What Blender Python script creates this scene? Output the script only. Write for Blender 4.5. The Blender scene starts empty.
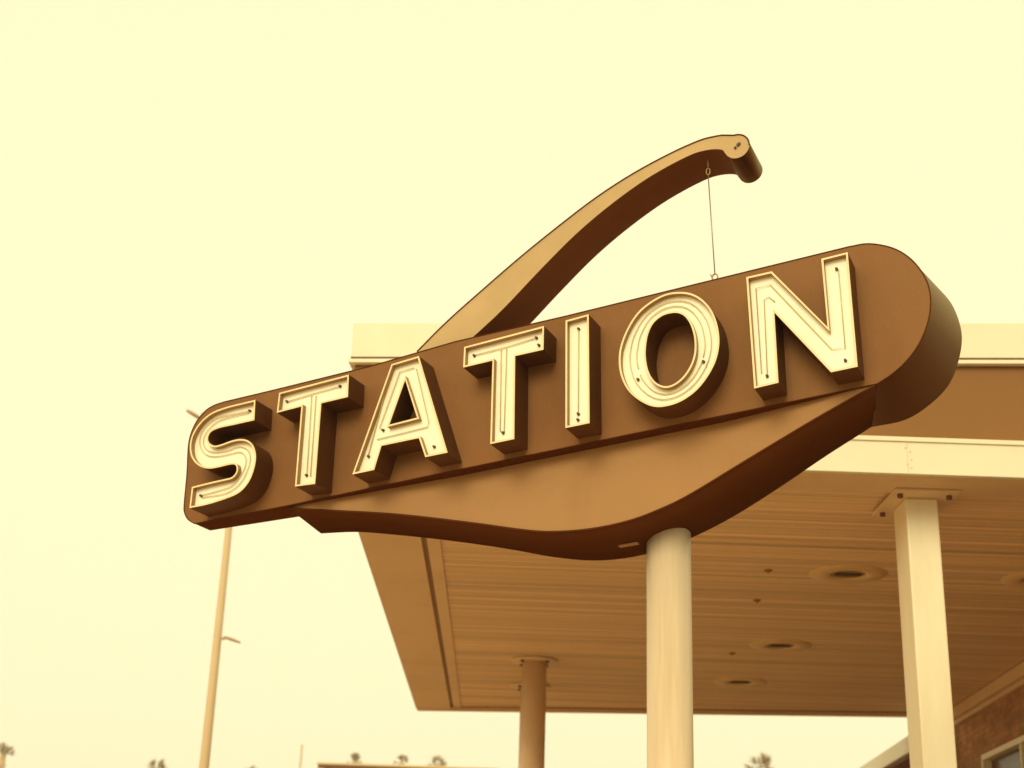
import bpy, bmesh, math, random
from mathutils import Vector, Matrix
from mathutils.geometry import tessellate_polygon
random.seed(7)
sc = bpy.context.scene
COL = sc.collection
D = {'letters':[{'ch':'S','outer':[[-2.239,0.5519],[-2.2624,0.5496],[-2.2858,0.5473],[-2.3092,0.5449],[-2.3324,0.5424],[-2.3554,0.5401],[-2.3782,0.5378],[-2.401,0.535],[-2.4237,0.5314],[-2.4469,0.527],[-2.4704,0.5221],[-2.4932,0.516],[-2.5142,0.5081],[-2.5334,0.4981],[-2.5512,0.4865],[-2.5674,0.4735],[-2.5819,0.4594],[-2.5949,0.4439],[-2.6063,0.4269],[-2.6158,0.4094],[-2.623,0.3923],[-2.6276,0.3759],[-2.6299,0.3597],[-2.6304,0.3436],[-2.6294,0.3278],[-2.6271,0.3121],[-2.6233,0.2965],[-2.6179,0.2814],[-2.6107,0.2671],[-2.6014,0.2535],[-2.5902,0.2404],[-2.5777,0.2285],[-2.5643,0.2181],[-2.5498,0.2095],[-2.534,0.2022],[-2.5177,0.1965],[-2.5013,0.1924],[-2.4851,0.1903],[-2.4685,0.1901],[-2.4519,0.1909],[-2.4355,0.192],[-2.4186,0.1935],[-2.4014,0.1958],[-2.3851,0.1981],[-2.371,0.1997],[-2.3595,0.2005],[-2.3498,0.201],[-2.3416,0.2008],[-2.3345,0.1997],[-2.3286,0.1977],[-2.3239,0.1949],[-2.3203,0.1912],[-2.3174,0.1865],[-2.315,0.1803],[-2.3132,0.1728],[-2.3127,0.1649],[-2.3141,0.1575],[-2.3174,0.1502],[-2.3225,0.1429],[-2.329,0.1362],[-2.3369,0.131],[-2.3453,0.1278],[-2.3546,0.1263],[-2.3661,0.1252],[-2.3814,0.1236],[-2.4017,0.1212],[-2.4259,0.1187],[-2.452,0.1159],[-2.4782,0.1128],[-2.5043,0.1095],[-2.5313,0.1058],[-2.5586,0.102],[-2.5859,0.0983],[-2.5864,-0.0188],[-2.5588,-0.0165],[-2.5314,-0.0145],[-2.5039,-0.012],[-2.4761,-0.0086],[-2.447,-0.0041],[-2.417,0.0014],[-2.388,0.0073],[-2.3618,0.0135],[-2.3386,0.0193],[-2.3176,0.0251],[-2.2985,0.0319],[-2.2812,0.0405],[-2.2656,0.0515],[-2.2518,0.0642],[-2.2398,0.0781],[-2.2294,0.0926],[-2.2209,0.1081],[-2.2142,0.1246],[-2.2089,0.1417],[-2.2047,0.1587],[-2.2015,0.1758],[-2.1993,0.1932],[-2.1986,0.2104],[-2.1994,0.2269],[-2.2021,0.2429],[-2.2065,0.2586],[-2.2122,0.2733],[-2.2188,0.2864],[-2.2265,0.2976],[-2.2353,0.3072],[-2.2449,0.3155],[-2.2552,0.3225],[-2.266,0.3282],[-2.2774,0.3326],[-2.2895,0.3357],[-2.3024,0.3379],[-2.3161,0.3389],[-2.3306,0.3387],[-2.3457,0.3375],[-2.3609,0.3357],[-2.377,0.3327],[-2.3937,0.3286],[-2.4101,0.3244],[-2.4249,0.3212],[-2.4379,0.319],[-2.4496,0.3172],[-2.4604,0.3166],[-2.4707,0.3177],[-2.4809,0.321],[-2.4908,0.3262],[-2.4995,0.3324],[-2.5065,0.3389],[-2.5115,0.3459],[-2.515,0.3536],[-2.5168,0.3616],[-2.5169,0.3695],[-2.5156,0.3774],[-2.5127,0.3855],[-2.5079,0.3931],[-2.5007,0.3997],[-2.4913,0.4048],[-2.4799,0.409],[-2.466,0.4124],[-2.4496,0.4155],[-2.4303,0.4179],[-2.4085,0.4197],[-2.3843,0.4213],[-2.3581,0.4234],[-2.3291,0.4262],[-2.2974,0.4293],[-2.2648,0.4325],[-2.2327,0.4357]],'hole':None,'tubes':[[[-2.2836,0.5031],[-2.3045,0.5017],[-2.3254,0.5004],[-2.3463,0.4991],[-2.3673,0.4975],[-2.3883,0.4958],[-2.4098,0.4942],[-2.4318,0.4929],[-2.4536,0.4911],[-2.4744,0.4882],[-2.4933,0.4835],[-2.5106,0.4765],[-2.5268,0.4678],[-2.5415,0.4578],[-2.5545,0.4472],[-2.5653,0.4363],[-2.5739,0.4251],[-2.5806,0.4131],[-2.5854,0.4007],[-2.5885,0.3881],[-2.5899,0.3758],[-2.5894,0.3632],[-2.5871,0.3504],[-2.5831,0.3376],[-2.5778,0.3256],[-2.5713,0.3147],[-2.5636,0.3048],[-2.5543,0.2956],[-2.5438,0.2873],[-2.5326,0.2801],[-2.5209,0.2743],[-2.5084,0.2701],[-2.4949,0.2674],[-2.481,0.2657],[-2.4669,0.2648],[-2.4533,0.2642],[-2.4401,0.2643],[-2.427,0.2652],[-2.414,0.2666],[-2.401,0.2682],[-2.388,0.2695],[-2.3746,0.271],[-2.3607,0.2731],[-2.3471,0.2749],[-2.3344,0.2757],[-2.3232,0.2747],[-2.3136,0.2717],[-2.305,0.2673],[-2.2976,0.2617],[-2.2914,0.2552],[-2.2863,0.2478],[-2.2823,0.2394],[-2.2796,0.2297],[-2.2779,0.2193],[-2.2774,0.2088],[-2.2781,0.1985],[-2.2799,0.1887],[-2.2827,0.1789],[-2.2868,0.1691],[-2.292,0.159],[-2.2983,0.1486],[-2.306,0.1372],[-2.315,0.1248],[-2.3251,0.1124],[-2.336,0.1013],[-2.3476,0.0923],[-2.3593,0.0861],[-2.3714,0.082],[-2.3845,0.0791],[-2.3994,0.0764],[-2.417,0.0732],[-2.438,0.0694],[-2.462,0.0656],[-2.4878,0.0617],[-2.514,0.0579],[-2.5395,0.054]],[[-2.2955,0.4926],[-2.3131,0.4909],[-2.3307,0.4893],[-2.3483,0.4876],[-2.3661,0.4857],[-2.3842,0.4834],[-2.4031,0.4811],[-2.4229,0.4788],[-2.4425,0.4762],[-2.4612,0.4725],[-2.478,0.4675],[-2.493,0.4607],[-2.5067,0.4524],[-2.5191,0.4433],[-2.5301,0.4336],[-2.5396,0.424],[-2.5477,0.4143],[-2.5544,0.4041],[-2.5597,0.3938],[-2.5634,0.3834],[-2.5654,0.3732],[-2.5655,0.363],[-2.5639,0.3526],[-2.5607,0.3424],[-2.5564,0.3329],[-2.5512,0.3244],[-2.545,0.3171],[-2.5377,0.3105],[-2.5293,0.3047],[-2.5201,0.2997],[-2.5102,0.2956],[-2.4993,0.2924],[-2.4872,0.2901],[-2.4746,0.2886],[-2.4618,0.2877],[-2.4495,0.2872],[-2.4377,0.2874],[-2.4261,0.2883],[-2.4146,0.2896],[-2.4029,0.2913],[-2.3908,0.2931],[-2.3782,0.2958],[-2.3652,0.2994],[-2.352,0.3029],[-2.339,0.3053],[-2.3267,0.3054],[-2.3145,0.303],[-2.3023,0.2989],[-2.2906,0.2933],[-2.2801,0.2865],[-2.2716,0.2789],[-2.265,0.27],[-2.2599,0.2596],[-2.2562,0.2484],[-2.2538,0.2366],[-2.2526,0.2249],[-2.2526,0.213],[-2.2541,0.2008],[-2.2567,0.1882],[-2.2604,0.1755],[-2.265,0.1627],[-2.2703,0.1495],[-2.2763,0.1358],[-2.2835,0.1222],[-2.2922,0.1092],[-2.3028,0.0974],[-2.3149,0.0867],[-2.3282,0.0766],[-2.3433,0.0674],[-2.361,0.0594],[-2.3819,0.053],[-2.4072,0.0486],[-2.4364,0.0461],[-2.468,0.0447],[-2.5001,0.0435],[-2.5313,0.0418]]],'dots':[[-2.2863,0.5034],[-2.5406,0.053]]},{'ch':'T','outer':[[-1.6756,0.627],[-1.6709,0.502],[-1.8278,0.4848],[-1.8251,0.0466],[-1.9445,0.0427],[-1.9485,0.4812],[-2.097,0.4622],[-2.094,0.5748]],'hole':None,'tubes':[[[-2.0555,0.5283],[-1.8998,0.5555],[-1.7391,0.5784]],[[-1.9076,0.5441],[-1.8959,0.1116]],[[-1.8807,0.541],[-1.8731,0.0996]]],'dots':[[-2.0569,0.5306],[-1.7392,0.5795],[-1.8976,0.1068]]},{'ch':'A','outer':[[-1.271,0.6795],[-1.0795,0.1405],[-1.2024,0.1289],[-1.2441,0.2335],[-1.4541,0.2135],[-1.4868,0.0893],[-1.6113,0.0768],[-1.4271,0.6541]],'hole':[[-1.3417,0.5561],[-1.261,0.3438],[-1.417,0.3227]],'tubes':[[[-1.3106,0.6286],[-1.3898,0.6162],[-1.4875,0.3185],[-1.4625,0.306]],[[-1.2944,0.6195],[-1.2075,0.3227],[-1.2122,0.297],[-1.496,0.2604]],[[-1.4462,0.603],[-1.5425,0.1772]]],'dots':[[-1.4657,0.3073],[-1.5401,0.174],[-1.1694,0.1884]]},{'ch':'T','outer':[[-0.5818,0.751],[-0.5815,0.6241],[-0.7325,0.6096],[-0.7229,0.1743],[-0.8503,0.1612],[-0.856,0.601],[-1.0159,0.5838],[-1.0162,0.6959]],'hole':None,'tubes':[[[-0.9705,0.6538],[-0.7984,0.675],[-0.6331,0.7043]],[[-0.8219,0.6633],[-0.8119,0.2319]],[[-0.7921,0.6643],[-0.7904,0.2296]]],'dots':[[-0.9705,0.6528],[-0.6322,0.7042],[-0.6183,0.6631],[-0.796,0.2226]]},{'ch':'I','outer':[[-0.3462,0.7814],[-0.334,0.2141],[-0.4576,0.2025],[-0.4676,0.7644]],'hole':None,'tubes':[[[-0.4073,0.7205],[-0.4031,0.2771]]],'dots':[[-0.4083,0.7216],[-0.4031,0.2771],[-0.4045,0.2475]]},{'ch':'O','outer':[[0.1156,0.832],[0.0981,0.8338],[0.0798,0.8343],[0.0612,0.8333],[0.0427,0.8304],[0.0241,0.8255],[0.0053,0.8186],[-0.0132,0.8103],[-0.031,0.8009],[-0.0481,0.7908],[-0.0647,0.7795],[-0.0806,0.7669],[-0.0956,0.7526],[-0.1097,0.7361],[-0.123,0.7178],[-0.1353,0.6983],[-0.1464,0.6783],[-0.1567,0.6574],[-0.166,0.6354],[-0.1741,0.6134],[-0.1804,0.5925],[-0.1848,0.5731],[-0.1875,0.5547],[-0.1889,0.5365],[-0.1892,0.518],[-0.1887,0.4992],[-0.1871,0.4802],[-0.1842,0.4611],[-0.1796,0.4418],[-0.1734,0.422],[-0.1656,0.4017],[-0.1563,0.3818],[-0.1454,0.3633],[-0.1327,0.3461],[-0.1182,0.3299],[-0.1025,0.3148],[-0.0863,0.3012],[-0.0692,0.2888],[-0.0511,0.2775],[-0.0326,0.268],[-0.0144,0.2611],[0.0034,0.2571],[0.0212,0.2556],[0.039,0.256],[0.0568,0.2575],[0.0746,0.2601],[0.0923,0.264],[0.11,0.2694],[0.1277,0.2766],[0.1457,0.2856],[0.164,0.2964],[0.1818,0.3088],[0.1986,0.3226],[0.2145,0.3384],[0.2298,0.356],[0.2439,0.3744],[0.2566,0.3927],[0.2677,0.4106],[0.2775,0.4286],[0.2859,0.4469],[0.2929,0.4657],[0.2986,0.4852],[0.303,0.5054],[0.306,0.5258],[0.3076,0.5464],[0.3078,0.5674],[0.3065,0.5887],[0.304,0.61],[0.3005,0.6308],[0.2959,0.6511],[0.2902,0.6712],[0.2834,0.6907],[0.2754,0.7091],[0.2661,0.7264],[0.2555,0.7428],[0.244,0.7581],[0.232,0.772],[0.2196,0.7843],[0.2066,0.7953],[0.193,0.8049],[0.1787,0.8131],[0.1639,0.8199],[0.1484,0.8252],[0.1323,0.8293]],'hole':[[0.0874,0.7265],[0.0749,0.7267],[0.0608,0.726],[0.0463,0.7238],[0.0328,0.72],[0.0204,0.7144],[0.0083,0.7071],[-0.003,0.6984],[-0.0129,0.6884],[-0.0215,0.677],[-0.0288,0.6642],[-0.0351,0.6502],[-0.0405,0.6353],[-0.0449,0.6191],[-0.0483,0.6015],[-0.0508,0.5836],[-0.0525,0.5662],[-0.0536,0.5496],[-0.0538,0.5332],[-0.0532,0.5169],[-0.0517,0.5005],[-0.0493,0.4834],[-0.046,0.466],[-0.0417,0.4491],[-0.0364,0.4335],[-0.03,0.4192],[-0.0226,0.4059],[-0.0142,0.3938],[-0.005,0.3835],[0.0052,0.3746],[0.0165,0.3672],[0.0282,0.3615],[0.0397,0.3579],[0.0508,0.3565],[0.062,0.3572],[0.0731,0.3596],[0.0843,0.3635],[0.0957,0.3691],[0.1072,0.3763],[0.1184,0.385],[0.129,0.3947],[0.139,0.4057],[0.1485,0.4181],[0.1573,0.4314],[0.165,0.4453],[0.1717,0.4596],[0.1774,0.4747],[0.182,0.4906],[0.1853,0.5071],[0.1873,0.5251],[0.188,0.5441],[0.1876,0.5632],[0.1864,0.5812],[0.184,0.5981],[0.1806,0.6143],[0.1765,0.6297],[0.172,0.6439],[0.1672,0.6569],[0.1619,0.6689],[0.1562,0.6797],[0.1502,0.6892],[0.1441,0.6973],[0.1377,0.7041],[0.1309,0.7098],[0.1235,0.7147],[0.1155,0.7191],[0.1072,0.7226],[0.0979,0.7251]],'tubes':[[[0.2341,0.443],[0.2188,0.4168],[0.2023,0.3908],[0.1817,0.3672],[0.1576,0.3453],[0.1294,0.326],[0.0968,0.3108],[0.06,0.3021],[0.0203,0.3018],[-0.0191,0.3139],[-0.0548,0.3374],[-0.085,0.3677],[-0.1099,0.4017],[-0.1266,0.4395],[-0.1365,0.4776],[-0.142,0.5143],[-0.1421,0.5496],[-0.1371,0.5827],[-0.1311,0.6143],[-0.1213,0.644],[-0.1083,0.672],[-0.0935,0.6996],[-0.0749,0.7253],[-0.0524,0.7493],[-0.025,0.769],[0.0061,0.7862],[0.0416,0.7974],[0.0804,0.8007],[0.1207,0.795],[0.1599,0.7793],[0.1933,0.7513],[0.2195,0.7164],[0.2391,0.6791],[0.2513,0.6407],[0.2582,0.6034],[0.2615,0.5678],[0.2602,0.5337],[0.2543,0.5016],[0.2458,0.4713],[0.2341,0.443]],[[0.2152,0.4712],[0.212,0.463],[0.2084,0.455],[0.2044,0.4472],[0.2,0.4397],[0.1958,0.432],[0.1911,0.4245],[0.1867,0.4166],[0.1818,0.4088],[0.1765,0.4013],[0.1706,0.3941],[0.1643,0.3872],[0.1576,0.3804],[0.1506,0.3737],[0.1431,0.3674],[0.1353,0.361],[0.127,0.3549],[0.1182,0.3493],[0.109,0.3441],[0.0992,0.3392],[0.089,0.3349],[0.0783,0.3318],[0.0672,0.3295],[0.0557,0.3279],[0.044,0.3271],[0.032,0.327],[0.0203,0.3299],[0.0086,0.3336],[-0.0028,0.3383],[-0.0138,0.3443],[-0.0244,0.3509],[-0.0341,0.3594],[-0.0433,0.3682],[-0.0518,0.3776],[-0.0597,0.3875],[-0.0669,0.3976],[-0.0736,0.4079],[-0.0799,0.4182],[-0.0854,0.4288],[-0.0899,0.4397]],[[-0.1002,0.4753],[-0.1035,0.495],[-0.1066,0.5137],[-0.1077,0.5321],[-0.1074,0.5499],[-0.1054,0.5671],[-0.102,0.5835],[-0.1005,0.6001],[-0.0973,0.6162],[-0.0926,0.6318],[-0.0864,0.6469],[-0.08,0.662],[-0.0726,0.677],[-0.0643,0.6922],[-0.0544,0.7067],[-0.0429,0.7206],[-0.0296,0.7332],[-0.0145,0.7442],[0.0019,0.7545],[0.02,0.763],[0.0396,0.7688],[0.0603,0.772],[0.082,0.7727],[0.104,0.7697],[0.1258,0.7632],[0.1465,0.7525],[0.1649,0.7373],[0.1807,0.7194],[0.1936,0.6994],[0.2042,0.6789],[0.2132,0.6587],[0.2197,0.6382],[0.224,0.618],[0.2268,0.5984],[0.2298,0.5797],[0.2309,0.5614],[0.2305,0.5435],[0.2287,0.5262],[0.2252,0.5096],[0.2213,0.4935]]],'dots':[[0.222,0.4688],[-0.101,0.4181]]},{'ch':'N','outer':[[0.444,0.8593],[0.5659,0.8706],[0.8128,0.5524],[0.7996,0.898],[0.9221,0.9123],[0.9379,0.3433],[0.8186,0.3312],[0.5717,0.659],[0.5793,0.31],[0.4661,0.2951]],'hole':None,'tubes':[[[0.5228,0.3594],[0.519,0.7419],[0.5422,0.7545],[0.569,0.7261]],[[0.4961,0.3781],[0.4821,0.8064],[0.5511,0.8143],[0.8222,0.4525],[0.8822,0.4497],[0.8711,0.8429]]],'dots':[[0.5218,0.3595],[0.8627,0.8474],[0.8802,0.3911]]}],'board':[[0.9914,0.3154],[0.4495,0.2606],[-0.1389,0.2027],[-1.2237,0.0923],[-2.0856,0.0004],[-2.6669,-0.053],[-2.6783,-0.0466],[-2.6901,-0.0405],[-2.7013,-0.034],[-2.7112,-0.0266],[-2.7197,-0.0182],[-2.7272,-0.0091],[-2.7336,0.0007],[-2.739,0.0111],[-2.7429,0.0192],[-2.7455,0.0262],[-2.7474,0.0375],[-2.7492,0.0587],[-2.7508,0.0946],[-2.7518,0.1413],[-2.7529,0.1913],[-2.7546,0.2371],[-2.7574,0.2783],[-2.761,0.3183],[-2.7642,0.3553],[-2.7658,0.3875],[-2.7659,0.4129],[-2.7648,0.4329],[-2.7624,0.4505],[-2.7586,0.4686],[-2.7531,0.4878],[-2.7462,0.5068],[-2.7379,0.5249],[-2.7282,0.5418],[-2.7167,0.5578],[-2.7035,0.5729],[-2.6895,0.5865],[-2.6756,0.598],[-2.6619,0.607],[-2.6481,0.6138],[-2.634,0.6193],[-2.6193,0.6242],[-2.6037,0.6282],[-2.5875,0.6311],[-2.5711,0.6336],[-2.5549,0.6363],[-2.2665,0.6657],[-1.6506,0.7331],[-1.1531,0.8092],[-0.5385,0.8666],[0.2362,0.9505],[0.8989,1.0218],[0.9223,1.0229],[0.9454,1.0247],[0.9689,1.0252],[0.9931,1.0226],[1.0191,1.0164],[1.0462,1.0075],[1.0728,0.9967],[1.0968,0.9847],[1.118,0.9715],[1.1372,0.9568],[1.1548,0.9408],[1.1711,0.9236],[1.1865,0.9047],[1.2006,0.8842],[1.2132,0.863],[1.2241,0.8421],[1.2331,0.8217],[1.2406,0.8013],[1.2464,0.7807],[1.2507,0.7597],[1.2536,0.7384],[1.255,0.7169],[1.2548,0.6949],[1.2532,0.6723],[1.25,0.6488],[1.2453,0.6245],[1.2391,0.6002],[1.2315,0.5762],[1.2224,0.5524],[1.2119,0.5285],[1.2001,0.5053],[1.1873,0.4834],[1.1732,0.4627],[1.1579,0.4429],[1.1418,0.4244],[1.1257,0.4073],[1.1093,0.3919],[1.0926,0.378],[1.0757,0.3652],[1.0588,0.3534],[1.042,0.3428],[1.0251,0.3334],[1.0082,0.3246]],'board_back':[[0.8845,0.2718,0.46],[0.4495,0.2606,0.4244],[-0.1389,0.2027,0.3721],[-1.2237,0.0923,0.2757],[-2.0856,0.0004,0.1991],[-2.6669,-0.053,0.1474],[-2.6784,-0.0466,0.1464],[-2.6901,-0.0405,0.1453],[-2.7013,-0.034,0.1443],[-2.7112,-0.0266,0.1434],[-2.7197,-0.0182,0.1427],[-2.7272,-0.0091,0.142],[-2.7336,0.0007,0.1415],[-2.739,0.0111,0.141],[-2.7429,0.0192,0.1406],[-2.7455,0.0261,0.1404],[-2.7474,0.0374,0.1402],[-2.7492,0.0587,0.1401],[-2.7508,0.0948,0.14],[-2.7518,0.1415,0.14],[-2.7529,0.1914,0.14],[-2.7546,0.2371,0.14],[-2.7574,0.2783,0.14],[-2.761,0.3184,0.14],[-2.7642,0.3554,0.14],[-2.7658,0.3875,0.14],[-2.7659,0.4128,0.14],[-2.7648,0.4329,0.1399],[-2.7624,0.4505,0.1399],[-2.7586,0.4686,0.14],[-2.7531,0.4878,0.1403],[-2.7462,0.5068,0.1407],[-2.7379,0.5249,0.1412],[-2.7282,0.5418,0.1419],[-2.7167,0.5578,0.1429],[-2.7035,0.5728,0.1441],[-2.6895,0.5865,0.1454],[-2.6756,0.598,0.1466],[-2.6619,0.607,0.1478],[-2.6481,0.6138,0.1491],[-2.634,0.6193,0.1503],[-2.6193,0.6242,0.1516],[-2.6037,0.6282,0.153],[-2.5876,0.6311,0.1544],[-2.5712,0.6336,0.1559],[-2.5549,0.6363,0.1573],[-2.2665,0.6657,0.183],[-1.6506,0.7331,0.2377],[-1.1531,0.8092,0.2819],[-0.5385,0.8666,0.3366],[0.2362,0.9505,0.4054],[0.8964,1.0176,0.46],[0.9261,1.0206,0.46],[0.9557,1.024,0.46],[0.9854,1.0266,0.46],[1.0151,1.0269,0.46],[1.0458,1.025,0.46],[1.077,1.0212,0.46],[1.1073,1.0158,0.46],[1.1355,1.0085,0.46],[1.1614,0.9996,0.46],[1.1857,0.989,0.46],[1.208,0.9765,0.46],[1.2284,0.962,0.46],[1.2464,0.9451,0.46],[1.2624,0.926,0.46],[1.2765,0.9052,0.46],[1.2891,0.8833,0.46],[1.3003,0.8598,0.46],[1.3097,0.8348,0.46],[1.3176,0.8089,0.46],[1.324,0.7829,0.46],[1.3292,0.7569,0.46],[1.3331,0.7307,0.46],[1.335,0.704,0.46],[1.3346,0.6766,0.46],[1.3315,0.6483,0.46],[1.3261,0.6192,0.46],[1.3187,0.5898,0.46],[1.3097,0.5607,0.46],[1.2995,0.5314,0.46],[1.2878,0.5018,0.46],[1.274,0.473,0.46],[1.2573,0.4461,0.46],[1.2372,0.4212,0.46],[1.2143,0.3978,0.46],[1.1892,0.376,0.46],[1.1628,0.3557,0.46],[1.1352,0.3366,0.46],[1.1062,0.3186,0.46],[1.0751,0.3029,0.46],[1.0417,0.2905,0.46],[1.0049,0.2825,0.46],[0.9653,0.2782,0.46],[0.9246,0.2754,0.46]],'pod_front':[[0.9841,0.3077,0.0003],[0.9573,0.2966,0.0037],[0.9316,0.2861,0.007],[0.9033,0.2744,0.0106],[0.8684,0.2598,0.015],[0.8267,0.2424,0.0203],[0.78,0.2228,0.0261],[0.727,0.2003,0.0327],[0.6668,0.1739,0.0402],[0.5955,0.1418,0.049],[0.5146,0.1048,0.0589],[0.4309,0.0663,0.069],[0.3515,0.0297,0.0786],[0.2752,-0.006,0.0877],[0.2014,-0.0439,0.09],[0.1332,-0.0795,0.09],[0.0745,-0.1087,0.09],[0.0294,-0.1293,0.09],[-0.0055,-0.1434,0.09],[-0.0362,-0.1544,0.09],[-0.069,-0.1655,0.09],[-0.104,-0.1775,0.09],[-0.1382,-0.1887,0.09],[-0.1741,-0.1989,0.09],[-0.2141,-0.2081,0.09],[-0.2597,-0.2165,0.09],[-0.3094,-0.2241,0.09],[-0.361,-0.2303,0.09],[-0.4121,-0.2348,0.09],[-0.4633,-0.2371,0.09],[-0.5154,-0.2376,0.09],[-0.5665,-0.2366,0.09],[-0.6146,-0.2343,0.09],[-0.6565,-0.231,0.09],[-0.6939,-0.2263,0.09],[-0.7329,-0.22,0.09],[-0.7794,-0.2117,0.09],[-0.8329,-0.2013,0.09],[-0.8909,-0.1888,0.09],[-0.9574,-0.1745,0.09],[-1.0365,-0.1585,0.09],[-1.1332,-0.1397,0.0899],[-1.2413,-0.1203,0.0826],[-1.3559,-0.1007,0.0749],[-1.4692,-0.083,0.0674],[-1.5857,-0.0677,0.0598],[-1.7077,-0.0537,0.0519],[-1.8226,-0.0411,0.0445],[-1.9173,-0.0302,0.0385],[-1.9826,-0.0218,0.0344],[-2.0264,-0.0156,0.0317],[-2.0617,-0.0103,0.0295],[-2.1016,-0.0045,0.027]],'pod_back':[[0.9043,0.285],[0.8841,0.2736],[0.8652,0.263],[0.8436,0.2509],[0.8155,0.2351],[0.779,0.2149],[0.7363,0.1915],[0.6899,0.1657],[0.6418,0.1383],[0.5927,0.1092],[0.5414,0.0779],[0.4876,0.0453],[0.431,0.0123],[0.3699,-0.0225],[0.3047,-0.0591],[0.2393,-0.0945],[0.1776,-0.126],[0.1203,-0.1528],[0.0653,-0.1765],[0.0127,-0.1974],[-0.0375,-0.2163],[-0.0841,-0.233],[-0.1276,-0.2473],[-0.1701,-0.2595],[-0.2137,-0.2699],[-0.2596,-0.2784],[-0.3064,-0.285],[-0.3529,-0.2898],[-0.3978,-0.293],[-0.4399,-0.2947],[-0.4801,-0.2947],[-0.5206,-0.293],[-0.5638,-0.2895],[-0.6103,-0.284],[-0.659,-0.2767],[-0.7093,-0.2678],[-0.7609,-0.2578],[-0.814,-0.2461],[-0.8687,-0.2327],[-0.9244,-0.2188],[-0.9802,-0.2054],[-1.036,-0.193],[-1.0921,-0.1808],[-1.1485,-0.1688],[-1.2054,-0.1571],[-1.2626,-0.1457],[-1.3202,-0.1345],[-1.3781,-0.1236],[-1.4364,-0.1129],[-1.4951,-0.1026],[-1.5542,-0.0925],[-1.6136,-0.0827],[-1.6734,-0.0732],[-1.7339,-0.0634],[-1.795,-0.0537],[-1.856,-0.0449],[-1.9164,-0.038],[-1.9755,-0.0338],[-2.0338,-0.0318],[-2.0919,-0.0305],[-2.1507,-0.0288]],'arm_top':[[-1.3944,0.7979],[-1.3531,0.835],[-1.3125,0.872],[-1.2707,0.9092],[-1.2257,0.9474],[-1.1764,0.9869],[-1.124,1.0274],[-1.0704,1.0679],[-1.0174,1.1078],[-0.9655,1.147],[-0.9137,1.1859],[-0.8619,1.2241],[-0.8102,1.2615],[-0.7586,1.2978],[-0.7072,1.3332],[-0.6557,1.368],[-0.6039,1.4024],[-0.5514,1.4369],[-0.4985,1.4713],[-0.4457,1.5044],[-0.3935,1.5354],[-0.3422,1.5639],[-0.2914,1.5905],[-0.2409,1.6155],[-0.1904,1.6389],[-0.1389,1.6611],[-0.0869,1.682],[-0.0365,1.701],[0.0104,1.7178],[0.0543,1.7324],[0.0957,1.745],[0.1334,1.7553],[0.1658,1.7633],[0.1919,1.7681],[0.2126,1.7701],[0.2298,1.7708],[0.2452,1.7713],[0.2583,1.7718],[0.2686,1.7717],[0.2776,1.7713],[0.2872,1.771]],'arm_low':[[0.3133,1.6469],[0.3104,1.6517],[0.3075,1.6565],[0.3044,1.6614],[0.3007,1.6667],[0.2974,1.6727],[0.2943,1.6793],[0.2893,1.6857],[0.2804,1.6909],[0.2665,1.6953],[0.2488,1.6992],[0.2286,1.7018],[0.2071,1.7025],[0.1862,1.7021],[0.1646,1.7005],[0.1391,1.6962],[0.1064,1.6873],[0.0637,1.673],[0.0133,1.6543],[-0.0403,1.6324],[-0.0926,1.6087],[-0.1427,1.5833],[-0.193,1.5555],[-0.2433,1.5257],[-0.2938,1.4941],[-0.3444,1.4608],[-0.3951,1.4258],[-0.4458,1.3887],[-0.4965,1.3492],[-0.5473,1.3069],[-0.5981,1.262],[-0.6489,1.2155],[-0.6997,1.1687],[-0.7514,1.1201],[-0.8038,1.0696],[-0.8549,1.0206],[-0.9032,0.9761],[-0.9473,0.9382],[-0.9885,0.9047],[-1.0286,0.8729],[-1.0694,0.8403]],'roller':[0.3605,1.6918],'cable':[[0.1863,1.6789,0.13],[0.2191,0.9996,0.1]],'plate':[0.621,6.9462,3.4055],'O0':[0.7689,6.5388,3.6647],'low':[0.2139,0.1024]}

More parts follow.
